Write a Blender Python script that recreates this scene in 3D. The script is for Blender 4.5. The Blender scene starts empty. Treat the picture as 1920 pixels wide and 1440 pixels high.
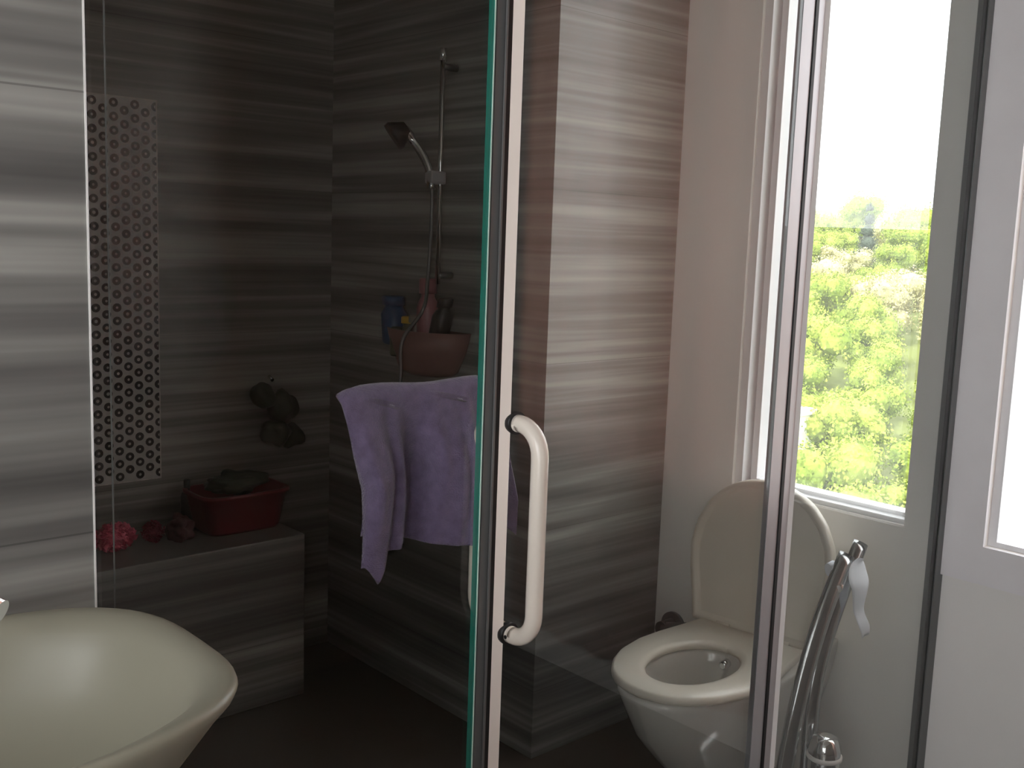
import bpy, bmesh, math, random
from mathutils import Vector, Matrix, noise
random.seed(7)
C = bpy.context.scene
COL = C.collection
PI = math.pi
H = 1.43          # eye height; every z below is given relative to the eye and shifted by H

# ------------------------------------------------------------------ camera
AZ, PIT, ROLL, F = math.radians(47.9), math.radians(7.97), math.radians(-2.02), 1940.0
hh = Vector((math.cos(AZ), math.sin(AZ), 0)); r0 = Vector((math.sin(AZ), -math.cos(AZ), 0))
wv = hh*math.cos(PIT) + Vector((0, 0, -math.sin(PIT))); d0 = wv.cross(r0)
rv = r0*math.cos(ROLL) + d0*math.sin(ROLL); dv = -r0*math.sin(ROLL) + d0*math.cos(ROLL)
cam = bpy.data.cameras.new('camera'); cob = bpy.data.objects.new('camera', cam); COL.objects.link(cob)
M = Matrix(((rv.x, -dv.x, -wv.x, 0), (rv.y, -dv.y, -wv.y, 0), (rv.z, -dv.z, -wv.z, H), (0, 0, 0, 1)))
cob.matrix_world = M
cam.sensor_fit = 'HORIZONTAL'; cam.sensor_width = 36; cam.lens = 36*F/1920; cam.clip_start = .02; cam.clip_end = 1000
C.camera = cob

# ------------------------------------------------------------------ sky, sun, exposure
W = bpy.data.worlds.new('sky'); C.world = W; W.use_nodes = True
nt = W.node_tree; nt.nodes.clear()
bg = nt.nodes.new('ShaderNodeBackground'); wo = nt.nodes.new('ShaderNodeOutputWorld')
bg.inputs[0].default_value = (.93, .945, .96, 1); bg.inputs[1].default_value = 5.5
nt.links.new(bg.outputs[0], wo.inputs[0])
sun = bpy.data.lights.new('sun', 'SUN'); sun.energy = 5.5; sun.angle = .01; sun.color = (1, .95, .84)
so = bpy.data.objects.new('sun', sun); COL.objects.link(so)
so.rotation_euler = Vector((.78, .12, -.75)).to_track_quat('-Z', 'Y').to_euler(); so.location = (0, 0, 30)
C.view_settings.view_transform = 'Standard'; C.view_settings.look = 'None'
C.view_settings.exposure = -0.15; C.view_settings.gamma = 1; C.view_settings.use_curve_mapping = False
C.cycles.use_denoising = True; C.cycles.max_bounces = 14; C.cycles.diffuse_bounces = 8
C.cycles.glossy_bounces = 8; C.cycles.transparent_max_bounces = 24; C.cycles.sample_clamp_indirect = 6

# ------------------------------------------------------------------ material helpers
def mat(name, col, rough=.5, metal=0, spec=.5, bump=0, bscale=40, var=0, vscale=6, coat=0, sheen=0, trans=0):
    m = bpy.data.materials.new(name); m.use_nodes = True
    t = m.node_tree; b = t.nodes['Principled BSDF']
    b.inputs['Base Color'].default_value = (*col, 1); b.inputs['Roughness'].default_value = rough
    b.inputs['Metallic'].default_value = metal; b.inputs['Specular IOR Level'].default_value = spec
    b.inputs['Coat Weight'].default_value = coat; b.inputs['Sheen Weight'].default_value = sheen
    tc = t.nodes.new('ShaderNodeTexCoord')
    n = t.nodes.new('ShaderNodeTexNoise'); n.inputs['Scale'].default_value = vscale; n.inputs['Detail'].default_value = 4
    t.links.new(tc.outputs['Object'], n.inputs['Vector'])
    cr = t.nodes.new('ShaderNodeValToRGB')
    cr.color_ramp.elements[0].position = .3; cr.color_ramp.elements[1].position = .7
    v = max(var, .03)
    cr.color_ramp.elements[0].color = (*[c*(1-v) for c in col], 1); cr.color_ramp.elements[1].color = (*[min(1, c*(1+v)) for c in col], 1)
    t.links.new(n.outputs[0], cr.inputs[0]); t.links.new(cr.outputs[0], b.inputs['Base Color'])
    if bump:
        n2 = t.nodes.new('ShaderNodeTexNoise'); n2.inputs['Scale'].default_value = bscale; n2.inputs['Detail'].default_value = 3
        t.links.new(tc.outputs['Object'], n2.inputs['Vector'])
        bp = t.nodes.new('ShaderNodeBump'); bp.inputs['Strength'].default_value = bump; bp.inputs['Distance'].default_value = .002
        t.links.new(n2.outputs[0], bp.inputs['Height']); t.links.new(bp.outputs[0], b.inputs['Normal'])
    return m

def glass_mat(name, tint=(.9, .93, .92), refl=1.0):
    m = bpy.data.materials.new(name); m.use_nodes = True; t = m.node_tree; t.nodes.clear()
    o = t.nodes.new('ShaderNodeOutputMaterial'); mx = t.nodes.new('ShaderNodeMixShader')
    tr = t.nodes.new('ShaderNodeBsdfTransparent'); tr.inputs[0].default_value = (*tint, 1)
    gl = t.nodes.new('ShaderNodeBsdfGlossy'); gl.inputs['Roughness'].default_value = 0.0
    gl.inputs[0].default_value = (refl, refl, refl, 1)
    fr = t.nodes.new('ShaderNodeLayerWeight'); fr.inputs[0].default_value = .5
    # Schlick curve on the facing value, the same from either side of the pane
    p = t.nodes.new('ShaderNodeMath'); p.operation = 'POWER'; p.inputs[1].default_value = 5
    t.links.new(fr.outputs['Facing'], p.inputs[0])
    a = t.nodes.new('ShaderNodeMath'); a.operation = 'MULTIPLY_ADD'; a.inputs[1].default_value = .96; a.inputs[2].default_value = .042
    t.links.new(p.outputs[0], a.inputs[0]); t.links.new(a.outputs[0], mx.inputs[0])
    t.links.new(tr.outputs[0], mx.inputs[1]); t.links.new(gl.outputs[0], mx.inputs[2]); t.links.new(mx.outputs[0], o.inputs[0])
    return m

def stripe_mat(name, cols, gain=1.0, seed=0.0, rough=.32, flip=False):
    """stone tile with long horizontal veins, a fine joint every tile height"""
    m = bpy.data.materials.new(name); m.use_nodes = True; t = m.node_tree; N = t.nodes; L = t.links
    b = N['Principled BSDF']; b.inputs['Roughness'].default_value = rough
    g = N.new('ShaderNodeNewGeometry'); sx = N.new('ShaderNodeSeparateXYZ'); L.new(g.outputs['Position'], sx.inputs[0])
    def math_(op, a, bb=None, c=None):
        n = N.new('ShaderNodeMath'); n.operation = op
        for i, v in enumerate((a, bb, c)):
            if v is None: continue
            if isinstance(v, (int, float)): n.inputs[i].default_value = v
            else: L.new(v, n.inputs[i])
        return n.outputs[0]
    def nz(sc_h, sc_z, off, det, rgh=.5):
        cb = N.new('ShaderNodeCombineXYZ')
        L.new(math_('MULTIPLY', sx.outputs[0], sc_h), cb.inputs[0]); L.new(math_('MULTIPLY', sx.outputs[1], sc_h), cb.inputs[1])
        L.new(math_('MULTIPLY_ADD', sx.outputs[2], sc_z, off+seed), cb.inputs[2])
        n = N.new('ShaderNodeTexNoise'); n.inputs['Scale'].default_value = 1; n.inputs['Detail'].default_value = det
        n.inputs['Roughness'].default_value = rgh; L.new(cb.outputs[0], n.inputs['Vector']); return n.outputs[0]
    a = nz(.35, 5.5, 3.1, 1); c = nz(.55, 19, 7.7, 3, .6); d = nz(1.2, 60, 1.3, 2)
    s = math_('ADD', math_('MULTIPLY', a, .30), math_('ADD', math_('MULTIPLY', c, .50), math_('MULTIPLY', d, .20)))
    cr = N.new('ShaderNodeValToRGB'); e = cr.color_ramp.elements
    pos = (.37, .445, .487, .522, .565, .64)
    while len(e) < len(cols): e.new(.5)
    for i, (p, cc) in enumerate(zip(pos, cols)):
        e[i].position = p; e[i].color = (*[x*gain for x in cc], 1)
    L.new(s, cr.inputs[0])
    # tile joints
    fz = math_('FRACT', math_('MULTIPLY', math_('ADD', sx.outputs[2], -H+.24+6), 1/.455))
    j = math_('LESS_THAN', fz, .0045)
    mx = N.new('ShaderNodeMixRGB'); mx.blend_type = 'MULTIPLY'; mx.inputs[2].default_value = (.62, .62, .62, 1)
    L.new(j, mx.inputs[0]); L.new(cr.outputs[0], mx.inputs[1]); L.new(mx.outputs[0], b.inputs['Base Color'])
    return m

STONE = [(.20, .195, .185), (.29, .28, .265), (.37, .36, .34), (.43, .42, .395), (.58, .57, .53), (.80, .79, .73)]
m_stone = stripe_mat('striped_stone_tile', STONE, .56, seed=2.0)
m_stone_in = stripe_mat('striped_stone_tile_shower', STONE, .56, seed=5.0)
m_white = mat('white_wall_paint', (.89, .87, .845), .55, var=.03, vscale=2)
m_frame = mat('white_window_enamel', (.80, .80, .82), .3, var=.02)
m_trim = mat('pale_window_casing', (.88, .86, .88), .35, var=.02)
m_ceil = mat('ceiling_paint', (.45, .43, .41), .8)
m_floor = stripe_mat('dark_floor_tile', [(.05, .045, .04), (.06, .052, .046), (.07, .06, .052), (.08, .066, .056), (.09, .074, .062), (.1, .084, .07)], 1, .3, .25)
m_room = mat('brown_room_paint', (.17, .135, .11), .7, var=.08, vscale=1.5)
m_door = mat('brown_door_wood', (.20, .12, .08), .4, var=.2, vscale=3)
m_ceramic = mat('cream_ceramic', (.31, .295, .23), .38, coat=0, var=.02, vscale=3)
m_porc = mat('white_porcelain', (.70, .68, .64), .14, coat=.5, var=.015)
m_seat = mat('cream_toilet_plastic', (.78, .72, .63), .28, var=.02)
m_chrome = mat('chrome', (.72, .73, .74), .08, metal=1, var=.02)
m_handle = mat('pale_enamelled_metal', (.95, .86, .76), .22, coat=.4, var=.02)
m_beige = mat('pale_profile', (.97, .85, .77), .4, var=.02)
m_black = mat('black_rubber', (.012, .012, .013), .5)
m_seal = mat('grey_seal', (.16, .16, .16), .3)
m_alu = mat('grey_aluminium', (.52, .52, .54), .35, metal=.5)
m_polish = mat('polished_white_edge', (.95, .92, .90), .3)
m_steel = mat('brushed_steel', (.40, .405, .41), .14, metal=1, var=.03)
m_dark = mat('dark_grey_metal', (.16, .165, .17), .35, metal=.4)
m_towel = mat('lilac_terry_cloth', (.22, .165, .30), .95, bump=1, bscale=420, var=.16, vscale=60, sheen=.4)
m_paper = mat('white_paper', (.85, .88, .95), .8, var=.02)
m_pane = glass_mat('clear_screen_glass', (.94, .945, .935))
m_winpane = glass_mat('window_glass', (.97, .98, .98))
m_pinkpl = mat('dusty_pink_plastic', (.26, .14, .125), .4)
m_pinkb = mat('pink_bottle_plastic', (.36, .15, .17), .35)
m_blue = mat('navy_plastic', (.02, .07, .16), .35)
m_yellow = mat('yellow_plastic', (.75, .47, .08), .4)
m_blackpl = mat('black_plastic', (.02, .02, .022), .35)
m_greypl = mat('grey_white_plastic', (.34, .31, .27), .4)
m_olive = mat('olive_plastic', (.10, .11, .07), .4)
m_red = mat('red_plastic', (.17, .02, .03), .4)
m_loofah = mat('pink_mesh_net', (.80, .20, .30), .8, var=.3, vscale=60)
m_darkgreen = mat('dark_green_plastic', (.02, .035, .02), .5)
m_mirror = mat('smoked_mirror', (.03, .03, .035), .02, metal=1)
m_mosbase = mat('grey_mosaic_ground', (.56, .54, .53), .4, var=.12, vscale=40)
m_mosring = mat('black_mosaic_ring', (.045, .042, .042), .18, var=.2, vscale=60)
m_moslit = mat('pale_mosaic_centre', (.62, .58, .55), .3, var=.35, vscale=35)
m_counter = mat('dark_counter_stone', (.06, .055, .05), .2)
m_curtain = mat('pink_sheer_curtain', (.93, .72, .66), .9, var=.05, vscale=8)
_t = m_curtain.node_tree; _b = _t.nodes['Principled BSDF']; _x = _t.nodes.new('ShaderNodeMixShader'); _x.inputs[0].default_value = .5
_l = _t.nodes.new('ShaderNodeBsdfTranslucent'); _l.inputs[0].default_value = (.95, .74, .68, 1)
_t.links.new(_b.outputs[0], _x.inputs[1]); _t.links.new(_l.outputs[0], _x.inputs[2]); _t.links.new(_x.outputs[0], _t.nodes['Material Output'].inputs[0])
# teal polished edge: light passes through it
def edge_mat():
    m = bpy.data.materials.new('green_glass_edge'); m.use_nodes = True; t = m.node_tree; t.nodes.clear()
    o = t.nodes.new('ShaderNodeOutputMaterial'); mx = t.nodes.new('ShaderNodeMixShader'); mx.inputs[0].default_value = .5
    a = t.nodes.new('ShaderNodeBsdfTranslucent'); a.inputs[0].default_value = (.10, .52, .42, 1)
    n = t.nodes.new('ShaderNodeTexNoise'); n.inputs['Scale'].default_value = 8
    cr = t.nodes.new('ShaderNodeValToRGB'); cr.color_ramp.elements[0].color = (.06, .40, .32, 1); cr.color_ramp.elements[1].color = (.16, .62, .52, 1)
    t.links.new(n.outputs[0], cr.inputs[0]); t.links.new(cr.outputs[0], a.inputs[0])
    b = t.nodes.new('ShaderNodeBsdfDiffuse'); b.inputs[0].default_value = (.06, .42, .34, 1)
    t.links.new(a.outputs[0], mx.inputs[1]); t.links.new(b.outputs[0], mx.inputs[2]); t.links.new(mx.outputs[0], o.inputs[0]); return m
m_edge = edge_mat()
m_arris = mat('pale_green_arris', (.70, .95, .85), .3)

# ------------------------------------------------------------------ mesh helpers
def box(bm, x0, x1, y0, y1, z0, z1, mi=0):
    vs = [bm.verts.new((x, y, z+H)) for x in (x0, x1) for y in (y0, y1) for z in (z0, z1)]
    for f in ((0, 1, 3, 2), (4, 6, 7, 5), (0, 4, 5, 1), (2, 3, 7, 6), (0, 2, 6, 4), (1, 5, 7, 3)):
        bm.faces.new([vs[i] for i in f]).material_index = mi
def bev(bm, w, seg=2):
    bmesh.ops.bevel(bm, geom=bm.edges[:], offset=w, segments=seg, affect='EDGES', profile=.6)
def loft(bm, rings, cap0=True, cap1=True, closed=True, mi=0):
    R = [[bm.verts.new((p[0], p[1], p[2]+H)) for p in r] for r in rings]
    n = len(R[0])
    for i in range(len(R)-1):
        for j in range(n if closed else n-1):
            k = (j+1) % n
            f = bm.faces.new((R[i][j], R[i][k], R[i+1][k], R[i+1][j])); f.smooth = True; f.material_index = mi
    if cap0: bm.faces.new(R[0][::-1]).material_index = mi
    if cap1: bm.faces.new(R[-1]).material_index = mi
    return R
def frame_of(t, ref):
    t = t.normalized(); a = ref - t*ref.dot(t)
    if a.length < 1e-4: a = Vector((1, 0, 0)) - t*t.x
    a.normalize(); return a, t.cross(a)
def tube(bm, pts, rad, n=16, ref=Vector((0, 0, 1)), sq=1.0, caps=True, mi=0):
    """tube through pts; rad a number or a list; sq squashes the second axis"""
    P = [Vector(p) for p in pts]; rings = []
    a = None
    for i, p in enumerate(P):
        t = (P[min(i+1, len(P)-1)] - P[max(i-1, 0)])
        if t.length < 1e-9: t = Vector((0, 0, 1))
        a, b = frame_of(t, a if a is not None else ref)
        r = rad[i] if isinstance(rad, (list, tuple)) else rad
        rings.append([p + a*math.cos(2*PI*k/n)*r + b*math.sin(2*PI*k/n)*r*sq for k in range(n)])
    return loft(bm, rings, caps, caps, mi=mi)
def spline(pts, k=8):
    P = [Vector(p) for p in pts]; P = [P[0]*2-P[1]] + P + [P[-1]*2-P[-2]]; out = []
    for i in range(1, len(P)-2):
        for j in range(k):
            t = j/k; a, b, c, d = P[i-1:i+3]
            out.append(.5*((2*b)+(c-a)*t+(2*a-5*b+4*c-d)*t*t+(3*b-3*c+d-a)*t**3))
    out.append(P[-2]); return out
def lathe(bm, prof, cx, cy, n=32, mi=0):
    return loft(bm, [[(cx+r*math.cos(2*PI*k/n), cy+r*math.sin(2*PI*k/n), z) for k in range(n)] for r, z in prof], mi=mi)
def mk(name, bm, m, parent=None, origin=None, smooth=None, solid=None):
    bmesh.ops.recalc_face_normals(bm, faces=bm.faces[:])
    if parent is not None: origin = parent['_o']
    elif origin is None:
        xs = [v.co for v in bm.verts]; origin = (sum(v.x for v in xs)/len(xs), sum(v.y for v in xs)/len(xs), min(v.z for v in xs))
    o_ = Vector(origin)
    for v in bm.verts: v.co -= o_
    me = bpy.data.meshes.new(name); bm.to_mesh(me); bm.free()
    for mm in (m if isinstance(m, (list, tuple)) else [m]): me.materials.append(mm)
    if smooth:
        for p in me.polygons: p.use_smooth = True
    o = bpy.data.objects.new(name, me); COL.objects.link(o)
    if parent is not None: o.parent = parent
    else: o.location = o_
    o['_o'] = tuple(o_)
    return o
def thing(name, label, cat, loc, group=None):
    o = bpy.data.objects.new(name, None); COL.objects.link(o); o.empty_display_size = .05
    o.location = (loc[0], loc[1], loc[2]+H); o['_o'] = (loc[0], loc[1], loc[2]+H)
    tag(o, label, cat, group); return o
def tag(o, label, cat, group=None):
    o['label'] = label; o['category'] = cat
    if group: o['group'] = group
    return o
def struct(o): o['kind'] = 'structure'; return o
def B(*a, bevel=0, seg=2):
    bm = bmesh.new(); box(bm, *a)
    if bevel: bev(bm, bevel, seg)
    return bm

YG, XW, YM, XR, YF = 1.086, 2.387, 3.007, 1.881, 1.949
ZF, ZC = -H, 1.16
# ------------------------------------------------------------------ room shell
bm = bmesh.new(); box(bm, -1.35, .39, YG, YM+.12, ZF, ZC); struct(mk('wall_left', bm, m_stone))
bm = B(.3888, .3906, YG-.0015, YG+.004, ZF, ZC); struct(mk('trim_1', bm, m_polish))
bm = bmesh.new(); box(bm, .39, XR, YM, YM+.12, ZF, ZC); struct(mk('wall_back', bm, m_stone_in))
bm = bmesh.new(); box(bm, XR, XW, YF, YM+.12, ZF, ZC); struct(mk('wall_shower', bm, m_stone))
# window wall with two openings
W1 = (1.185, 1.70, -.665, .98); W2 = (-.42, .985, -.667, .98)
bm = bmesh.new(); T = .16
ys = [-.77, W2[0], W2[1], W1[0], W1[1], YM+.12]
box(bm, XW, XW+T, ys[0], ys[1], ZF, ZC); box(bm, XW, XW+T, ys[2], ys[3], ZF, ZC); box(bm, XW, XW+T, ys[4], ys[5], ZF, ZC)
for w in (W1, W2):
    box(bm, XW, XW+T, w[0], w[1], ZF, w[2]); box(bm, XW, XW+T, w[0], w[1], w[3], ZC)
struct(mk('wall_right', bm, m_white))
struct(mk('floor', B(-1.35, XW+T, -.77, YM+.12, ZF-.06, ZF), m_floor))
struct(mk('ceiling', B(-1.35, XW+T, -.77, YM+.12, ZC, ZC+.08), m_ceil))
W3 = (-1.30, -.62, -.95, 1.06)  # added unseen opening behind the camera to light the left wall and basin
bm = bmesh.new(); box(bm, -1.35, W3[0], -.77, -.65, ZF, ZC); box(bm, W3[1], XW+T, -.77, -.65, ZF, ZC); box(bm, W3[0], W3[1], -.77, -.65, ZF, W3[2]); box(bm, W3[0], W3[1], -.77, -.65, W3[3], ZC); struct(mk('wall_behind', bm, m_room))
bm = bmesh.new()
for a in ((W3[0], W3[0]+.04, W3[2], W3[3]), (W3[1]-.04, W3[1], W3[2], W3[3]), (W3[0], W3[1], W3[2], W3[2]+.04), (W3[0], W3[1], W3[3]-.04, W3[3])): box(bm, a[0], a[1], -.74, -.69, a[2], a[3])
struct(mk('window_3', bm, m_frame))  # frame of the added unseen opening behind the camera
W4 = (-.50, .74, -.55, 1.06)  # added unseen opening at far left, brightens the white and striped walls
bm = bmesh.new(); box(bm, -1.47, -1.35, -.77, W4[0], ZF, ZC); box(bm, -1.47, -1.35, W4[1], YM+.12, ZF, ZC); box(bm, -1.47, -1.35, W4[0], W4[1], ZF, W4[2]); box(bm, -1.47, -1.35, W4[0], W4[1], W4[3], ZC); struct(mk('wall_far_left', bm, m_white))
bm = bmesh.new()
for a in ((W4[0], W4[0]+.04, W4[2], W4[3]), (W4[1]-.04, W4[1], W4[2], W4[3]), (W4[0], W4[1], W4[2], W4[2]+.04), (W4[0], W4[1], W4[3]-.04, W4[3])): box(bm, -1.44, -1.39, a[0], a[1], a[2], a[3])
struct(mk('window_4', bm, m_frame))  # frame of the added unseen opening at far left
# casing of window two
bm = bmesh.new(); x0, x1 = XW-.012, XW
box(bm, x0, x1, W2[1], YG-.004, -.757, 1.06); box(bm, x0, x1, W2[0]-.08, W2[0], -.757, 1.06)
box(bm, x0, x1, W2[0], W2[1], -.757, W2[2]); box(bm, x0, x1, W2[0], W2[1], W2[3], 1.06)
struct(mk('trim_2', bm, m_trim))

def window(n, w, left_sash, bands=True):
    y0, y1, z0, z1 = w
    root = bpy.data.objects.new('window_%d' % n, None); COL.objects.link(root)
    root.location = (XW+.06, (y0+y1)/2, z0+H); root['_o'] = tuple(root.location); root['kind'] = 'structure'
    bm = bmesh.new()
    xa, xb = XW+.012, XW+.075
    wl = .024 if left_sash else .02
    box(bm, xa, xb, y1-wl, y1, z0, z1); box(bm, xa+.05, xb, y0, y0+.004, z0, z1)
    box(bm, xa, xb, y0, y1-wl, z0, z0+.012); box(bm, xa, xb, y0, y1-wl, z1-.04, z1)
    mk('window_frame', bm, m_frame, root)
    bm = bmesh.new()
    if left_sash:
        box(bm, xa+.03, xb+.012, y1-wl-.028, y1-wl-.008, z0+.012, z1-.04)
        box(bm, xa+.045, xb+.012, y1-wl-.008, y1-wl, z0+.012, z1-.04)
        box(bm, xa+.03, xb+.012, y0+.004, y1-wl-.028, z0+.012, z0+.022)
        mk('window_sash', bm, m_frame, root)
    else: bm.free()
    bm = bmesh.new(); box(bm, xb+.016, xb+.020, y0, y1-wl, z0+.01, z1-.04); mk('window_pane', bm, m_winpane, root)
window(1, W1, True); window(2, W2, False)

# ------------------------------------------------------------------ mosaic panel on the shower back wall
bm = bmesh.new(); X0, X1, Z0, Z1, ym = 1.06, 1.279, -.757, .360, YM-.006
box(bm, X0, X1, ym, YM, Z0, Z1, 0)
pv, ph = .0387, .0308
def poly_clip(c, n, r, rot):
    return [(c[0]+r*math.cos(rot+2*PI*k/n), c[1]+r*math.sin(rot+2*PI*k/n)) for k in range(n)]
for ci in range(7):
    cx = 1.0945 + ph*ci*.99
    for ri in range(-1, 30):
        cz = .3434 - pv*ri - (pv/2 if ci % 2 else 0)
        n = random.choice((6, 6, 7, 5)); rot = random.random()
        ro, ri_ = .0128, random.choice((.0038, .0045, .0052))
        if cz+ro*.3 > Z1 or cz-ro*.3 < Z0: continue
        out = [(min(max(x, X0+.001), X1-.001), min(max(z, Z0+.001), Z1-.001)) for x, z in poly_clip((cx, cz), n*2, ro, rot)]
        inn = poly_clip((cx, cz), n*2, ri_, rot)
        inn = [(min(max(x, X0+.001), X1-.001), z) for x, z in inn]
        y_ = ym-.0022
        vo = [bm.verts.new((x, y_, z+H)) for x, z in out]; vi = [bm.verts.new((x, y_, z+H)) for x, z in inn]
        vb = [bm.verts.new((x, ym, z+H)) for x, z in out]
        vc = [bm.verts.new((x, ym-.0006, z+H)) for x, z in inn]
        for k in range(n*2):
            q = (k+1) % (n*2)
            for a, mi in (((vo[k], vo[q], vi[q], vi[k]), 1), ((vb[k], vb[q], vo[q], vo[k]), 1), ((vi[k], vi[q], vc[q], vc[k]), 1)):
                try: bm.faces.new(a).material_index = mi
                except ValueError: pass
        try: bm.faces.new(vc).material_index = 2 if random.random() < .6 else 0
        except ValueError: pass
mo = mk('mosaic_panel', bm, [m_mosbase, m_mosring, m_moslit])
tag(mo, 'upright mosaic panel of black hexagonal rings set in the shower wall', 'wall mosaic')
bm = bmesh.new(); t_ = .003
box(bm, X0, X1+t_, ym-.001, YM, Z1, Z1+t_); box(bm, X0, X1+t_, ym-.001, YM, Z0-t_, Z0); box(bm, X1, X1+t_, ym-.001, YM, Z0, Z1)
mk('edge_trim', bm, m_moslit, mo)

# ------------------------------------------------------------------ glass screen: left fixed panel
g0, g1 = YG-.005, YG+.005
ZB, ZT = -1.41, 1.02
t = thing('glass_panel', 'fixed glass shower panel with a green edge beside the bright striped wall', 'shower screen', (.66, YG, ZB))
mk('pane', B(.3945, .9210, g0, g1, ZB, ZT), m_pane, t)
bm = bmesh.new(); box(bm, .9212, .9226, g0, g1, ZB, ZT)
e = mk('polished_edge', bm, m_edge, t); e['label'] = 'green polished edge of the pane'
bm = bmesh.new(); box(bm, .9226, .9246, g0-.0008, g0+.0022, ZB, ZT); e = mk('edge_highlight', bm, m_arris, t); e['label'] = 'bright bevel along the green edge'
bm = bmesh.new(); box(bm, .4115, .413, g1, g1+.001, ZB, ZT); mk('silicone_line', bm, m_seal, t)
mk('floor_channel', B(.3945, .921, YG-.012, YG+.012, ZF, ZB), m_alu, t)

# ------------------------------------------------------------------ glass door
d = thing('hinged_shower_screen', 'clear glass shower door with pale edge strip and tubular pull handle', 'shower door', (1.3, YG, ZB))
mk('pane', B(.9685, 1.636, g0, g1, ZB, ZT), m_pane, d)
def wedge(x0, x1, ya, yb, z0, z1):
    bm = bmesh.new(); vs = [[bm.verts.new((x, y, z+H)) for x, y in ((x0, g1+.003), (x0, ya), (x1, yb), (x1, g1+.003))] for z in (z0, z1)]
    bm.faces.new(vs[0]); bm.faces.new(vs[1][::-1])
    for k in range(4): bm.faces.new((vs[0][k], vs[0][(k+1) % 4], vs[1][(k+1) % 4], vs[1][k]))
    return bm
mk('edge_profile', wedge(.9545, .9675, g0-.001, g0-.010, ZB, ZT), m_beige, d)['label'] = 'pale beige edge strip of the door'
mk('rubber_seal', B(.9455, .9545, g0-.001, g1+.001, ZB, ZT), m_black, d)['label'] = 'black rubber seal along the door edge'
bm = bmesh.new(); box(bm, .930, .9445, YG-.002, YG+.002, ZB, ZT); box(bm, .9425, .9455, g0-.003, g0, ZB, ZT); mk('magnetic_strip', bm, m_seal, d)
def handle(sgn, name, reach):
    xh, za, zb, r = .977, -.2585, -.5715, .0125
    yc = YG + sgn*reach; cr = .042
    pts = [(xh, YG+sgn*.0165, za), (xh, YG+sgn*.026, za)]
    for k in range(9):
        a = k/8*PI/2; pts.append((xh, yc - sgn*cr + sgn*cr*math.sin(a), za - cr + cr*math.cos(a)))
    for k in range(1, 8): pts.append((xh, yc, za-cr + (zb-za+2*cr)*k/8))
    for k in range(9):
        a = k/8*PI/2; pts.append((xh, yc - sgn*cr + sgn*cr*math.cos(a), zb + cr - cr*math.sin(a)))
    pts += [(xh, YG+sgn*.026, zb), (xh, YG+sgn*.0165, zb)]
    bm = bmesh.new(); tube(bm, pts, r, 24, ref=Vector((1, 0, 0)))
    h = mk(name, bm, m_handle, d)
    for z in (za, zb):
        bm = bmesh.new(); tube(bm, [(xh, YG+sgn*.0105, z), (xh, YG+sgn*.0195, z)], .0166, 28, ref=Vector((0, 0, 1)))
        q = mk('gasket', bm, m_black, h); q['label'] = 'black ring where the handle meets the glass'
        bm = bmesh.new(); tube(bm, [(xh, YG+sgn*.005, z), (xh, YG+sgn*.0105, z)], .0145, 28, ref=Vector((0, 0, 1)))
        mk('collar', bm, m_handle, h)
    if sgn < 0:
        bm = bmesh.new(); tube(bm, [(xh-.0105, YG-.024, zb), (xh-.0135, YG-.0235, zb)], .0028, 12, ref=Vector((0, 0, 1)))
        mk('set_screw', bm, m_black, h)
handle(-1, 'pull_handle', .068); handle(1, 'inner_handle', .06)
bm = bmesh.new(); box(bm, 1.636, 1.672, YG-.006, YG+.006, ZB, ZT); mk('hinge_side_profile', bm, m_alu, d)

# ------------------------------------------------------------------ right fixed panel
t = thing('glass_panel', 'fixed glass shower panel running from the door to the window wall', 'shower screen', (2.05, YG, ZB))
mk('pane', B(1.703, XW-.004, g0, g1, ZB, ZT), m_pane, t)
mk('rubber_seal', B(1.673, 1.682, YG-.008, YG+.006, ZB, ZT), m_black, t)
mk('edge_profile', B(1.682, 1.7035, YG-.007, YG+.006, ZB, ZT), m_alu, t)
mk('edge_highlight', wedge(1.7035, 1.711, YG-.007, YG-.013, ZB, ZT), m_polish, t)['label'] = 'bright thin strip on the panel edge'
bm = bmesh.new(); box(bm, XW-.038, XW, g1+.0005, g1+.012, ZB, ZT); box(bm, XW-.038, XW, g0-.003, g0-.0005, ZB, ZT)
mk('wall_channel', bm, m_dark, t)
mk('floor_channel', B(1.703, XW, YG-.012, YG+.012, ZF, ZB), m_alu, t)

# ------------------------------------------------------------------ basin, counter, tap
bx, by, rz = .135, .842, -.372
def sq(cx, cy, a, b, z, n=3.0, N=72, tw=0):
    out = []
    for k in range(N):
        th = 2*PI*k/N; c, s = math.cos(th), math.sin(th)
        x = a*math.copysign(abs(c)**(2/n), c); y = b*math.copysign(abs(s)**(2/n), s)
        out.append((cx+x, cy+y, z + tw*(abs(c*s)*2)**1.5))
    return out
A_, B_ = .262, .170
prof = [(.46, -.150, 2.2), (.56, -.146, 2.3), (.72, -.105, 2.5), (.86, -.055, 2.8), (.955, -.018, 3.0), (.99, -.006, 3.1), (1.0, .0, 3.1),
        (.995, .004, 3.1), (.975, .006, 3.1), (.94, .004, 3.0), (.905, .0, 2.9), (.875, -.010, 2.8), (.85, -.026, 2.8), (.80, -.055, 2.6), (.70, -.085, 2.5), (.52, -.104, 2.3), (.30, -.111, 2.1), (.11, -.113, 2), (.10, -.118, 2)]
t = thing('wash_basin', 'cream rounded-square ceramic vessel basin against the bright striped wall', 'basin', (bx, by, rz-.15))
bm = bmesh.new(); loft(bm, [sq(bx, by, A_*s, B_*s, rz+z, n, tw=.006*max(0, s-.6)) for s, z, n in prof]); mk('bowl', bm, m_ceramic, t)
bm = bmesh.new(); lathe(bm, [(.026, rz-.117), (.026, rz-.110), (.020, rz-.108)], bx, by, 28); mk('drain', bm, m_chrome, t)
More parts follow.
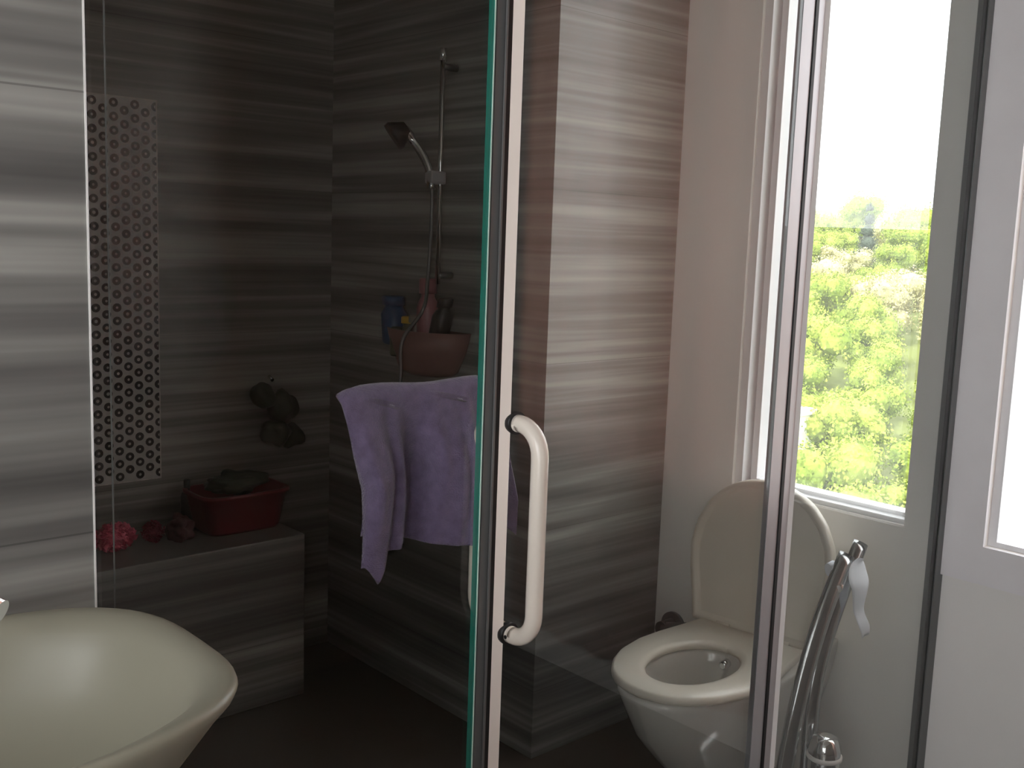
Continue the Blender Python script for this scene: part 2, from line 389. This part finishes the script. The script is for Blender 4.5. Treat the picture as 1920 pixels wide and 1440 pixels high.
ct = mk('countertop', B(-1.3, .352, .62, YG-.002, rz-.185, rz-.151, bevel=.003), m_counter)
tag(ct, 'dark stone countertop carrying the cream basin', 'countertop')
bm = bmesh.new(); box(bm, -1.3, .33, .66, YG-.004, ZF+.1, rz-.186); vc = mk('vanity_cabinet', bm, m_door); tag(vc, 'brown vanity cabinet under the dark countertop', 'cabinet')
t = thing('basin_tap', 'chrome basin tap whose spout tip reaches over the cream basin', 'tap', (.06, 1.05, rz-.151))
bm = bmesh.new(); lathe(bm, [(.026, rz-.1505), (.026, rz-.146), (.019, rz-.143), (.019, rz+.17), (.014, rz+.176)], .06, 1.045, 28); mk('column', bm, m_chrome, t)
bm = bmesh.new(); tube(bm, [(.078, 1.02, rz+.145), (.14, .955, rz+.112), (.2310, .852, rz+.064)], .0105, 20); mk('spout', bm, m_chrome, t)
bm = bmesh.new(); tube(bm, [(.05, 1.045, rz+.178), (-.02, 1.04, rz+.20)], .006, 14); mk('lever', bm, m_chrome, t)

# ------------------------------------------------------------------ toilet
def egg(u):      # half width against distance from the front tip, metres
    T_ = [(0, 0), (.006, .042), (.02, .075), (.05, .112), (.1, .146), (.17, .171), (.25, .180), (.33, .174), (.42, .160), (.50, .150)]
    for (a, b), (c, e_) in zip(T_, T_[1:]):
        if u <= c: return b + (e_-b)*(u-a)/(c-a)
    return T_[-1][1]
TX, TYc, TR = 1.694, 1.418, math.radians(5.5)
def tw_(u, v, z): return (TX + u*math.cos(TR) - v*math.sin(TR), TYc + u*math.sin(TR) + v*math.cos(TR), z)
def outline(f, back, k, z, N=72, wid=1.0, cu=.222):
    """closed egg outline, scaled by k about its middle, starting at the back"""
    half = []
    L_ = back-f; n = N//2
    for i in range(n+1):
        th = PI*i/n; u = (1+math.cos(th))/2           # 1 at back, 0 at tip
        half.append((f+u*L_, egg(u*.5)*wid if u < .999 else egg(.5)*wid))
    pts = half + [(u, -v) for u, v in half[::-1]][1:]
    # square off the back
    pts = [(u, v) for u, v in pts]
    c = (f+back)/2
    return [tw_(c+(u-c)*k, v*k, z) for u, v in pts]
t = thing('toilet', 'white toilet with lid raised standing under the window', 'toilet', (2.0, 1.45, ZF))
NN = 72
def ell(z, a, b, cu=.222, N=NN):
    n = N//2; pts = []
    for i in range(2*n+1):
        th = 2*PI*i/(2*n); pts.append(tw_(cu + a*math.cos(th), b*math.sin(th), z))
    return pts
bm = bmesh.new()
rings = [outline(.27, .66, 1, ZF, wid=.62), outline(.25, .66, 1, -1.36, wid=.63), outline(.19, .67, 1, -1.27, wid=.66), outline(.115, .68, 1, -1.20, wid=.74),
         outline(.055, .683, 1, -1.13, wid=.86), outline(.018, .685, 1, -1.06, wid=.95), outline(.0, .686, 1, -1.025, wid=.985), outline(-.004, .686, 1, -1.013, wid=.99), outline(.002, .684, 1, -1.006, wid=.975),
         ell(-1.006, .160, .114), ell(-1.012, .152, .104), ell(-1.05, .155, .110), ell(-1.12, .12, .085), ell(-1.18, .07, .05), ell(-1.19, .06, .045)]
loft(bm, rings); mk('bowl', bm, m_porc, t)
bm = bmesh.new(); loft(bm, [ell(-1.17, .075, .054), ell(-1.168, .075, .054)]); mk('water', bm, mat('toilet_water', (.30, .31, .29), .03), t)
# seat: a rounded ring
bm = bmesh.new()
def seat_ring(k, z): return outline(-.002+(1-k)*.25, .492-(1-k)*.25, 1, z, wid=k)
R = [seat_ring(.965, -1.004), seat_ring(1.0, -1.000), seat_ring(1.008, -.993), seat_ring(1.0, -.985), seat_ring(.97, -.9805),
     ell(-.980, .162, .112), ell(-.983, .150, .100), ell(-.990, .145, .095), ell(-1.000, .147, .097), ell(-1.004, .155, .105)]
loft(bm, R+[R[0]], False, False); mk('seat', bm, m_seat, t)
# raised lid leaning back
bm = bmesh.new()
def lid(k, off):
    out = []
    n = 36
    for i in range(n+1):
        th = PI*i/n; u = (1-math.cos(th))/2            # 0 bottom .. 1 top
        hgt = .40*u; v = egg((1-u)*.5)*1.13 if u > .001 else egg(.5)*1.13
        out.append((hgt, v))
    pts = out + [(h_, -v) for h_, v in out[::-1]][1:]
    res = []
    for h_, v in pts:
        hc = .2+(h_-.2)*k; u = .505 + hc*.13 + off
        res.append(tw_(u, v*k + .012, -.993+hc))
    return res
loft(bm, [lid(.99, .016), lid(1.0, .008), lid(1.0, -.006), lid(.985, -.012), lid(.93, -.012), lid(.905, -.004), lid(.88, .0)]); mk('lid', bm, m_seat, t)
for s in (-1, 1):
    bm = bmesh.new(); a = tw_(.497, s*.085-.02, -.990); b = tw_(.497, s*.085+.02, -.990); tube(bm, [a, b], .012, 18); mk('hinge', bm, m_chrome if 0 else m_seat, t)
bm = bmesh.new(); tube(bm, [tw_(.372, -.005, -1.026), tw_(.350, -.005, -1.028), tw_(.347, -.005, -1.028)], [.011, .011, .007], 16); mk('bidet_nozzle', bm, m_chrome, t)
bm = bmesh.new(); sA = tw_(.05, -.155, -1.09)
tt = thing('angle_valve', 'dark grey angle valve low on the wall behind the toilet', 'valve', (XW-.02, 1.86, -1.16))
bm = bmesh.new(); tube(bm, [(XW, 1.875, -1.135), (XW-.010, 1.875, -1.135)], .042, 24); mk('rosette', bm, m_dark, tt)
bm = bmesh.new(); tube(bm, [(XW-.008, 1.875, -1.135), (XW-.06, 1.875, -1.135)], .024, 18); mk('valve_body', bm, m_dark, tt)
bm = bmesh.new(); tube(bm, [(XW-.045, 1.875, -1.135), (XW-.045, 1.80, -1.120)], [.020, .026], 14); mk('knob', bm, m_dark, tt)

# ------------------------------------------------------------------ chrome stand with paper
t = thing('paper_holder_stand', 'chrome toilet paper and brush stand of crossed bars beside the toilet', 'toilet paper stand', (2.04, 1.2, ZF))
def bar(pts, w, th):
    bm = bmesh.new(); P = spline(pts, 6); rings = []
    for i, p in enumerate(P):
        tdir = (P[min(i+1, len(P)-1)]-P[max(i-1, 0)]).normalized(); n_ = Vector((-.55, -.83, 0)).normalized()
        n_ = (n_ - tdir*n_.dot(tdir)).normalized(); s_ = tdir.cross(n_)
        rings.append([p + s_*w*math.cos(2*PI*k/20) + n_*th*math.sin(2*PI*k/20) for k in range(20)])
    loft(bm, rings); return bm
mk('front_bar', bar([(2.134, 1.19, -.694), (2.055, 1.19, -.815), (1.995, 1.19, -.945), (1.958, 1.19, -1.07), (1.93, 1.19, -1.22), (1.915, 1.19, -1.405)], .0205, .013), m_steel, t)
mk('rear_bar', bar([(2.240, 1.215, -.690), (2.175, 1.215, -.795), (2.118, 1.215, -.90), (2.085, 1.215, -1.0), (2.068, 1.21, -1.10), (2.062, 1.205, -1.19), (2.06, 1.205, -1.405)], .0195, .012), m_steel, t)
bm = bmesh.new(); tube(bm, [(2.085, 1.175, -.762), (2.205, 1.225, -.748)], .008, 14); mk('cross_pin', bm, m_chrome, t)
bm = bmesh.new(); lathe(bm, [(.034, -1.41), (.036, -1.16), (.036, -1.125), (.028, -1.10), (.012, -1.094)], 2.045, 1.155, 32)
mk('brush_cup', bm, m_chrome, t)
bm = bmesh.new(); lathe(bm, [(.036, -1.150), (.040, -1.147), (.040, -1.141), (.036, -1.138)], 2.045, 1.155, 32); mk('cup_ring', bm, m_polish, t)
bm = bmesh.new(); lathe(bm, [(.12, ZF+.0005), (.12, ZF+.015), (.10, ZF+.02)], 2.01, 1.21, 40); mk('base_plate', bm, m_chrome, t)
# hanging strip of paper
bm = bmesh.new()
L_ = [(2.148, 2.155, -.699), (2.126, 2.185, -.716), (2.112, 2.192, -.745), (2.126, 2.196, -.775), (2.150, 2.203, -.815), (2.165, 2.206, -.845), (2.172, 2.215, -.872), (2.196, 2.224, -.9045)]
def sm(L_):
    P0 = spline([(a, 0, c) for a, b, c in L_], 5); P1 = spline([(b, 0, c) for a, b, c in L_], 5); return [(p.x, q.x, p.z) for p, q in zip(P0, P1)]
rr = []
L2 = sm(L_); K = 8
for i, (a, b, z) in enumerate(L2):
    y = 1.168 + .006*math.sin(i*.35)
    row = [(a+(b-a)*k/K, y - .012*math.sin(k/K*PI)*(1-i/len(L2)) , z + (.030*max(0, (k/K)) if i == len(L2)-1 else 0)) for k in range(K+1)]
    rr.append(row + [(x, y_+.0012, z_) for x, y_, z_ in row[::-1]])
loft(bm, rr)
pp = mk('tissue_strip', bm, m_paper); tag(pp, 'white strip of toilet paper hanging from the chrome stand', 'toilet paper')
bm = bmesh.new(); tube(bm, [(2.113, 1.205, -.728), (2.098, 1.212, -.730)], [.02, .016], 14); pf = mk('tissue_tuft', bm, m_paper, pp)

# ------------------------------------------------------------------ towel on a bar on the inside of the left panel
t = thing('towel_bar', 'chrome towel bar fixed to the inner side of the left glass panel', 'towel bar', (.85, 1.12, -.225))
bm = bmesh.new(); tube(bm, [(.775, 1.179, -.222), (.925, 1.179, -.222)], .0075, 16); mk('bar', bm, m_chrome, t)
for x in (.785, .90):
    bm = bmesh.new(); tube(bm, [(x, 1.0915, -.222), (x, 1.172, -.222)], .004, 14); mk('standoff', bm, m_pane, t)['label'] = 'clear acrylic standoff'
bm = bmesh.new()
NC, NR = 90, 70
def twl(s, q):
    """s across 0..1, q 0 back hem .. 1 front hem"""
    top = -.2065 + .002*math.sin(s*9) - .020*max(0, s-.93)/.07 - .006*max(0, .05-s)/.05
    qa = .36                                     # share of the cloth hanging behind
    if q < qa: dist = (qa-q)/qa; side = 1; length = .21
    else: dist = (q-qa)/(1-qa); side = -1; length = .238 + .036*max(0, 1-abs(s-.07)/.06) - .006*math.sin(s*7) + .004*max(0, s-.85)/.15
    xl = .742 + .035*min(1, dist*1.8)**.8 - .012*dist**3; xr = 1.020 + .062*min(1, dist*1.3)**.8 - .004*dist
    if side > 0: xl += .03; xr -= .01
    x = xl + (xr-xl)*s
    fold = (-.030*math.cos(2*PI*(s-.10)/.52) + .010*math.sin(s*29+1.9+2*dist) + .004*math.sin(s*57+dist*5))*min(1, dist*2)**1.5
    drop = min(1, dist*9)
    y = 1.155 + side*.013*math.sin(min(1, dist*12)*PI/2) + side*.006*dist + fold*(1 if side < 0 else .5) - (side < 0)*.0
    z = top - length*dist + (.0 if dist > .02 else 0)
    return Vector((x, max(y+.024, 1.098), z))
G = [[bm.verts.new(twl(s/NC, q/NR)+Vector((0, 0, H))) for s in range(NC+1)] for q in range(NR+1)]
for q in range(NR):
    for s in range(NC):
        f = bm.faces.new((G[q][s], G[q][s+1], G[q+1][s+1], G[q+1][s])); f.smooth = True
tw = mk('towel', bm, m_towel); tag(tw, 'lilac hand towel draped in folds behind the shower glass', 'towel')
sd = tw.modifiers.new('thick', 'SOLIDIFY'); sd.thickness = .004; sd.offset = 0

# ------------------------------------------------------------------ shower riser rail, hand shower, hose
t = thing('shower_rail', 'slim chrome riser rail with hand shower on the dark shower wall', 'shower rail', (XR-.05, 2.38, -.135))
bm = bmesh.new(); tube(bm, [(XR-.05, 2.36, -.135), (XR-.05, 2.36, .515)], .0075, 16); mk('rail', bm, m_chrome, t)
bm = bmesh.new(); tube(bm, [(XR-.05, 2.36, .485), (XR-.05, 2.36, .518)], .0105, 16); mk('end_cap', bm, m_chrome, t)
for z in (.47, -.11):
    bm = bmesh.new(); tube(bm, [(XR-.05, 2.36, z), (XR, 2.36, z)], .009, 14); mk('wall_bracket', bm, m_dark, t)
bm = B(XR-.092, XR-.038, 2.346, 2.378, .146, .182, bevel=.006); mk('slider', bm, m_alu, t)
bm = bmesh.new(); tube(bm, spline([(1.80, 2.356, .130), (1.80, 2.376, .190), (1.792, 2.402, .235), (1.775, 2.424, .270), (1.755, 2.436, .295)], 5), [.0115]*8+[.0125]*8+[.016]*5, 16)
hs = mk('hand_shower', bm, m_chrome, t)
bm = bmesh.new(); tube(bm, [(1.765, 2.432, .300), (1.738, 2.448, .278), (1.730, 2.453, .271)], [.020, .042, .040], 28); mk('spray_head', bm, m_blackpl, hs)
hp = spline([(1.80, 2.356, .132), (1.80, 2.355, .05), (1.80, 2.366, -.12), (1.80, 2.385, -.21), (1.74, 2.40, -.30), (1.735, 2.40, -.42), (XR-.17, 2.42, -.58), (XR-.17, 2.43, -.80), (XR-.10, 2.45, -.92), (XR-.03, 2.47, -.80), (XR-.005, 2.47, -.66)], 10)
bm = bmesh.new(); tube(bm, hp, .0055, 10); mk('hose', bm, m_dark, t)
# basket with bottles on the rail wall
t = thing('shower_basket', 'dusty pink wall basket full of bottles below the riser rail', 'basket', (XR, 2.43, -.42))
bm = bmesh.new(); rings = []
def half(a, b, z, cy=2.43, N=28): return [(XR-.002-b*math.sin(PI*k/N), cy+a*math.cos(PI*k/N), z) for k in range(N+1)]
loft(bm, [half(.085, .07, -.405), half(.115, .095, -.39), half(.15, .115, -.33), half(.170, .125, -.272), half(.164, .119, -.272), half(.145, .108, -.33), half(.11, .09, -.383), half(.08, .06, -.395)])
mk('basket_shell', bm, m_pinkpl, t)
def bottle(name, label, m, x, y, z0, h, r, cap=None, capm=None, tilt=(0, 0), neck=.4):
    o = thing(name, label, 'bottle', (x, y, z0))
    bm = bmesh.new(); P = [(r*.85, 0), (r, .006), (r, h*.72), (r*.8, h*.82), (r*neck, h*.88), (r*neck, h)]
    loft(bm, [[(x+rr_*math.cos(2*PI*k/24)+tilt[0]*z, y+rr_*math.sin(2*PI*k/24)+tilt[1]*z, z0+z) for k in range(24)] for rr_, z in P])
    mk('body', bm, m, o)
    bm = bmesh.new(); rc = r*neck*1.25
    loft(bm, [[(x+q*math.cos(2*PI*k/20)+tilt[0]*z, y+q*math.sin(2*PI*k/20)+tilt[1]*z, z0+z) for k in range(20)] for q, z in [(rc, h*.93), (rc, h*1.12), (rc*.85, h*1.14)]])
    mk('cap', bm, capm or m, o); return o
bottle('shampoo_bottle', 'round navy bottle at the basket end nearest the mosaic', m_blue, XR-.06, 2.545, -.325, .125, .040, tilt=(0, .12), neck=.7)
bottle('shower_gel_bottle', 'small bottle with yellow cap in the middle of the pink basket', m_olive, XR-.065, 2.475, -.345, .095, .022, capm=m_yellow, neck=.8)
bottle('conditioner_bottle', 'tall slim pink bottle standing in the pink basket', m_pinkb, XR-.052, 2.392, -.36, .21, .034, tilt=(0, .05), neck=.6)
bottle('lotion_bottle', 'black bottle leaning at the basket end nearest the glass door', m_blackpl, XR-.055, 2.352, -.315, .125, .030, tilt=(0, -.28), neck=.6)
bottle('cream_jar', 'short grey-white container lying low in the pink basket', m_greypl, XR-.060, 2.438, -.345, .10, .026, tilt=(0, 0), neck=.8)
bottle('soap_bottle', 'dark olive bottle low in the pink basket beside the navy one', m_olive, XR-.085, 2.50, -.355, .075, .024, neck=.7)

# ------------------------------------------------------------------ bench with toiletries under the mosaic
bn = mk('shower_bench', B(.392, 1.60, 2.69, YM-.002, ZF, -.915, bevel=.004), m_stone_in); tag(bn, 'dark stone shower bench along the wall under the mosaic panel', 'bench')
def puff(name, label, m, x, y, z, r, sy=1.0, n=700):
    bm = bmesh.new()
    for i in range(n):
        u = random.uniform(-1, 1); a = random.uniform(0, 2*PI); q = math.sqrt(1-u*u)
        d_ = Vector((q*math.cos(a)*sy, q*math.sin(a), u)); c = Vector((x, y, z+r)) + d_*r*random.uniform(.55, .98)
        tt_ = d_.cross(Vector((random.random(), random.random(), random.random()))).normalized(); s_ = r*.16
        v = [bm.verts.new(c+Vector((0, 0, H))+tt_*s_+d_*s_*.4), bm.verts.new(c+Vector((0, 0, H))-tt_*s_+d_*s_*.4), bm.verts.new(c+Vector((0, 0, H))-d_*s_)]
        bm.faces.new(v)
    bmesh.ops.create_icosphere(bm, subdivisions=2, radius=r*.72, matrix=Matrix.Translation((x, y, z+r+H)) @ Matrix.Diagonal((sy, 1, 1, 1)))
    o = mk(name, bm, m); return tag(o, label, 'bath puff')
puff('bath_puff', 'fluffy pink mesh bath puff on the bench beside the bright wall', m_loofah, 1.075, 2.84, -.915, .043, 1.5)
puff('bath_puff', 'small dark red mesh puff on the bench beside the fluffy pink one', mat('dark_red_net', (.28, .05, .08), .8, var=.3, vscale=50), 1.195, 2.86, -.915, .034, 1.0, 400)
# red bin
t = thing('plastic_tub', 'dark red plastic tub of bath toys on the shower bench', 'tub', (1.46, 2.88, -.915))
bm = bmesh.new()
def rr4(a, b, z, n=5): return sq(1.47, 2.88, a, b, z, n, 40)
loft(bm, [rr4(.115, .075, -.914), rr4(.12, .08, -.905), rr4(.14, .095, -.80), rr4(.148, .103, -.80), rr4(.148, .103, -.79), rr4(.136, .091, -.79), rr4(.115, .075, -.90)])
mk('tub_shell', bm, m_red, t)
def blob(name, label, cat, m, x, y, z, r, sc=(1, 1, 1), f=.3, seed=0, leaves=0):
    bm = bmesh.new(); bmesh.ops.create_icosphere(bm, subdivisions=4, radius=1)
    for v in bm.verts:
        n_ = noise.noise(v.co*2.1+Vector((seed, seed*2, 0))); v.co *= 1+f*n_
        v.co = Vector((v.co.x*r*sc[0]+x, v.co.y*r*sc[1]+y, v.co.z*r*sc[2]+z+H))
    o = mk(name, bm, m, smooth=True); return tag(o, label, cat)
blob('sponge_toy', 'dark green bath toy heaped on top of the red tub', 'bath toy', m_darkgreen, 1.47, 2.88, -.772, .06, (1.6, 1, .55), .4, 3)
blob('wash_cloth', 'crumpled dark cloth on the bench between puff and tub', 'cloth', mat('dark_wine_cloth', (.10, .04, .045), .9, bump=.6, bscale=200), 1.275, 2.86, -.882, .045, (.8, 1, .8), .6, 9)
bottle('cleaner_bottle', 'slim dark bottle standing between the mosaic and the red tub', m_blackpl, 1.345, 2.96, -.913, .13, .020)
# hanging plant-like bath toys in the corner
t = thing('hanging_bath_toy', 'dark bath toys hanging by the corner above the red tub', 'bath toy', (1.66, 2.95, -.70))
for k, (a, b, c, r_) in enumerate(((1.60, 2.95, -.52, .040), (1.66, 2.94, -.56, .05), (1.63, 2.93, -.64, .045), (1.70, 2.95, -.66, .04))):
    bm = bmesh.new(); bmesh.ops.create_icosphere(bm, subdivisions=3, radius=r_)
    for v in bm.verts: v.co *= 1+.35*noise.noise(v.co*30+Vector((k, 0, 0))); v.co += Vector((a, b, c+H))
    mk('toy_lobe', bm, m_darkgreen, t, smooth=True)
bm = bmesh.new(); tube(bm, [(1.65, 2.985, -.48), (1.65, YM, -.47)], .006, 10); mk('hook', bm, m_chrome, t)

# ------------------------------------------------------------------ camera side of the room (seen only as reflections)
t = thing('round_mirror', 'round smoked wall mirror with thin dark rim on the wall facing the shower', 'mirror', (1.18, -.64, -.49))
bm = bmesh.new(); tube(bm, [(1.16, -.649, -.20), (1.16, -.632, -.20)], .275, 64, ref=Vector((0, 0, 1))); mk('rim', bm, m_blackpl, t)
bm = bmesh.new(); tube(bm, [(1.16, -.6318, -.20), (1.16, -.630, -.20)], .26, 64, ref=Vector((0, 0, 1))); mk('mirror_glass', bm, m_mirror, t)
bm = bmesh.new(); NCu = 120; rows = []
for iz in range(2):
    z = (-1.30, 1.05)[iz]
    rows.append([(XW-.06 + .022*math.sin(k/NCu*PI*13) + .008*math.sin(k/NCu*PI*31+1), -.38+1.0*k/NCu, z) for k in range(NCu+1)])
loft(bm, rows, False, False, closed=False)
cu = mk('curtain', bm, m_curtain, smooth=True); tag(cu, 'pale pink curtain hanging in folds beside the right-hand window', 'curtain')
cu.modifiers.new('thick', 'SOLIDIFY').thickness = .002
bm = bmesh.new(); tube(bm, [(XW-.06, -.42, 1.07), (XW-.06, .66, 1.07)], .012, 14); cr_ = mk('curtain_rod', bm, m_chrome); tag(cr_, 'thin curtain rod above the pink curtain', 'curtain rod')
for y in (-.40, .64):
    bm = bmesh.new(); tube(bm, [(XW-.06, y, 1.07), (XW, y, 1.07)], .008, 10); mk('rod_bracket', bm, m_chrome, cr_)

# ------------------------------------------------------------------ outdoors: hillside with trees, houses
def hz(dist): return -13.6 + (dist-35)*.150
def pol(az, dist, z): a = math.radians(az); return (dist*math.cos(a), dist*math.sin(a), z)
m_hill = mat('grassy_slope', (.24, .28, .08), .95, var=.35, vscale=.3)
bm = bmesh.new(); G = []
for i in range(26):
    dd = 20+i*6; row = []
    for k in range(41):
        az = 5+k*1.6; z = hz(dd) + 1.2*noise.noise(Vector((dd*.06, az*.15, 0)))
        row.append(bm.verts.new(Vector(pol(az, dd, z+H))))
    G.append(row)
for i in range(25):
    for k in range(40): bm.faces.new((G[i][k], G[i][k+1], G[i+1][k+1], G[i+1][k])).smooth = True
hl = mk('hillside', bm, m_hill); struct(hl)
bm = bmesh.new(); G = []
for i in range(8):
    dd = 6+i*20; G.append([bm.verts.new(Vector(pol(-80+k*4.25, dd, hz(dd)+H+.0))) for k in range(21)])
for i in range(7):
    for k in range(20): bm.faces.new((G[i][k], G[i][k+1], G[i+1][k+1], G[i+1][k]))
struct(mk('ground', bm, mat('pale_grey_ground', (.26, .26, .25), .9, var=.25, vscale=.4)))
bm = bmesh.new()
LEAF = {}
def leafmat(name, a, b):
    m = bpy.data.materials.new(name); m.use_nodes = True; t = m.node_tree; n = t.nodes; L = t.links
    p = n['Principled BSDF']; p.inputs['Roughness'].default_value = .7; p.inputs['Specular IOR Level'].default_value = .2
    g = n.new('ShaderNodeTexCoord'); q = n.new('ShaderNodeTexNoise'); q.inputs['Scale'].default_value = .9; q.inputs['Detail'].default_value = 3
    cr = n.new('ShaderNodeValToRGB'); cr.color_ramp.elements[0].position = .35; cr.color_ramp.elements[1].position = .65
    cr.color_ramp.elements[0].color = (*a, 1); cr.color_ramp.elements[1].color = (*b, 1)
    L.new(g.outputs['Object'], q.inputs['Vector']); L.new(q.outputs[0], cr.inputs[0]); L.new(cr.outputs[0], p.inputs['Base Color'])
    return m
m_lf1 = leafmat('yellow_green_leaves', (.20, .29, .035), (.44, .51, .09))
m_lf2 = leafmat('hazy_olive_leaves', (.40, .36, .17), (.62, .60, .33))  # olive, lightened so the leaf colour stands in for distance haze
m_lf3 = leafmat('dark_conifer_needles', (.05, .07, .05), (.08, .11, .08))
m_bark = mat('grey_bark', (.20, .16, .12), .9)
def crown_mesh(seed, conifer=False):
    rnd = random.Random(seed); bm = bmesh.new()
    if conifer: lobes = [(Vector((rnd.uniform(-.1, .1), rnd.uniform(-.1, .1), .9+1.0*k)), 1.15-.16*k) for k in range(6)]
    else: lobes = [(Vector((rnd.uniform(-1.5, 1.5), rnd.uniform(-1.5, 1.5), rnd.uniform(1.4, 3.6))), rnd.uniform(.55, 1.15)) for _ in range(12)]
    for c, r in lobes:
        mm = Matrix.Translation(c) @ Matrix.Diagonal((.8, .8, .75, 1))
        bmesh.ops.create_icosphere(bm, subdivisions=2, radius=r, matrix=mm)
        for _ in range(int(420*r)):
            u = rnd.uniform(-.8, 1); a = rnd.uniform(0, 2*PI); q = math.sqrt(max(0, 1-u*u)); d_ = Vector((q*math.cos(a), q*math.sin(a), u))
            p = c + d_*r*rnd.uniform(.75, 1.22); s_ = rnd.uniform(.05, .12)
            t1 = Vector((rnd.gauss(0, 1), rnd.gauss(0, 1), rnd.gauss(0, 1))).normalized(); t2 = t1.cross(d_).normalized()
            bm.faces.new([bm.verts.new(p+t1*s_), bm.verts.new(p+t2*s_*.7), bm.verts.new(p-t1*s_), bm.verts.new(p-t2*s_*.7)])
    me = bpy.data.meshes.new('crown'); bm.to_mesh(me); bm.free(); return me
def trunk_mesh():
    bm = bmesh.new(); rings = [[(r*math.cos(2*PI*k/8)+dx, r*math.sin(2*PI*k/8), z) for k in range(8)] for r, z, dx in ((.22, -.6, 0), (.16, 1.0, .05), (.10, 2.4, 0))]
    R = [[bm.verts.new(p) for p in r] for r in rings]
    for i in range(2):
        for j in range(8): bm.faces.new((R[i][j], R[i][(j+1) % 8], R[i+1][(j+1) % 8], R[i+1][j]))
    me = bpy.data.meshes.new('trunk'); bm.to_mesh(me); bm.free(); me.materials.append(m_bark); return me
CR = []
for k in range(5):
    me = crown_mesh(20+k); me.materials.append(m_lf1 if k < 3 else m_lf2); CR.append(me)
CC = crown_mesh(40, True); CC.materials.append(m_lf3); TM = trunk_mesh()
rnd = random.Random(11)
def tree(az, dd, sc, me, label, group):
    r_ = bpy.data.objects.new('tree', None); COL.objects.link(r_); x, y, z = pol(az, dd, hz(dd)+H-.1)
    r_.location = (x, y, z); r_.rotation_euler = (0, 0, rnd.uniform(0, 6.28)); r_.scale = (sc, sc, sc*rnd.uniform(.85, 1.15))
    tag(r_, label, 'tree', group)
    for nm, m_ in (('crown', me), ('trunk', TM)):
        c = bpy.data.objects.new(nm, m_); COL.objects.link(c); c.parent = r_
    return r_
dd = 36.0
while dd < 135:
    step = 3.0 + (dd-36)*.03
    az = 24.2 + rnd.uniform(0, 1.5)
    while az < 37.5:
        far = dd > 75
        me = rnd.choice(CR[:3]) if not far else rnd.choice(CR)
        if far and rnd.random() < .07: tree(az, dd, rnd.uniform(.9, 1.3), CC, 'dark narrow conifer among the paler hillside trees', 'conifers on the hillside')
        elif me in CR[:3]: tree(az, dd+rnd.uniform(-1, 1), rnd.uniform(.6, .95)*(1+dd*.003), me, 'bright yellow-green leafy tree on the sunlit hillside outside', 'leafy trees on the hillside')
        else: tree(az, dd+rnd.uniform(-1, 1), rnd.uniform(.6, .95)*(1+dd*.003), me, 'olive tree on the upper hillside outside, haze painted into its leaf colour', 'haze-paled olive trees on the hillside')
        az += math.degrees((3.6+dd*.014)*rnd.uniform(.8, 1.25)/dd)
    dd += step*1.25
m_render = mat('white_render', (.86, .85, .82), .8)
t = thing('hillside_house', 'small white flat-roofed house half buried in the hillside trees', 'house', pol(32.3, 52, hz(52)+3.2))
hx, hy, hzz = pol(33.0, 50, hz(50))
bm = bmesh.new(); box(bm, hx-1.2, hx+1.2, hy-1.0, hy+.9, hzz, hzz+3.7); mk('wall', bm, m_render, t)
bm = bmesh.new(); box(bm, hx-1.4, hx+1.4, hy-1.15, hy+1.05, hzz+3.7, hzz+3.9); mk('roof', bm, m_render, t)
t = thing('apartment_block', 'glaring white building outside the right-hand window', 'building', pol(17, 30, -12))
bx0, by0, _ = pol(17.0, 30, 0)
bm = bmesh.new()
P = [Vector(pol(a, r_, 0)) for a, r_ in ((8, 27), (22.6, 27), (22.6, 34), (8, 34))]
rings = [[(p.x, p.y, z) for p in P] for z in (-14, -5.6)]
loft(bm, rings)
for f in bm.faces: f.smooth = False
mk('wall', bm, m_render, t)
for k, (a_, z_) in enumerate(((20.9, -7.6), (19.8, -7.6), (18.7, -7.6))):
    p = Vector(pol(a_, 26.9, 0)); u_ = (P[1]-P[0]).normalized(); n_ = Vector((-u_.y, u_.x, 0)); 
    if n_.dot(P[0]) > 0: n_ = -n_
    bm = bmesh.new()
    for s1, s2 in ((-1, -1), (1, -1), (1, 1), (-1, 1)): pass
    q0 = P[0]+(P[1]-P[0])*((a_-8)/14.6)
    c = [q0+u_*s*.35+n_*o for s in (-1, 1) for o in (.0, .05)]
    vs = [bm.verts.new((v.x, v.y, z+H)) for v in c for z in (z_-.6, z_+.6)]
    for f in ((0, 1, 3, 2), (4, 6, 7, 5), (0, 4, 5, 1), (2, 3, 7, 6), (0, 2, 6, 4), (1, 5, 7, 3)): bm.faces.new([vs[i] for i in f])
    mk('window', bm, m_alu, t)
for o in bpy.data.objects:
    if '_o' in o: del o['_o']
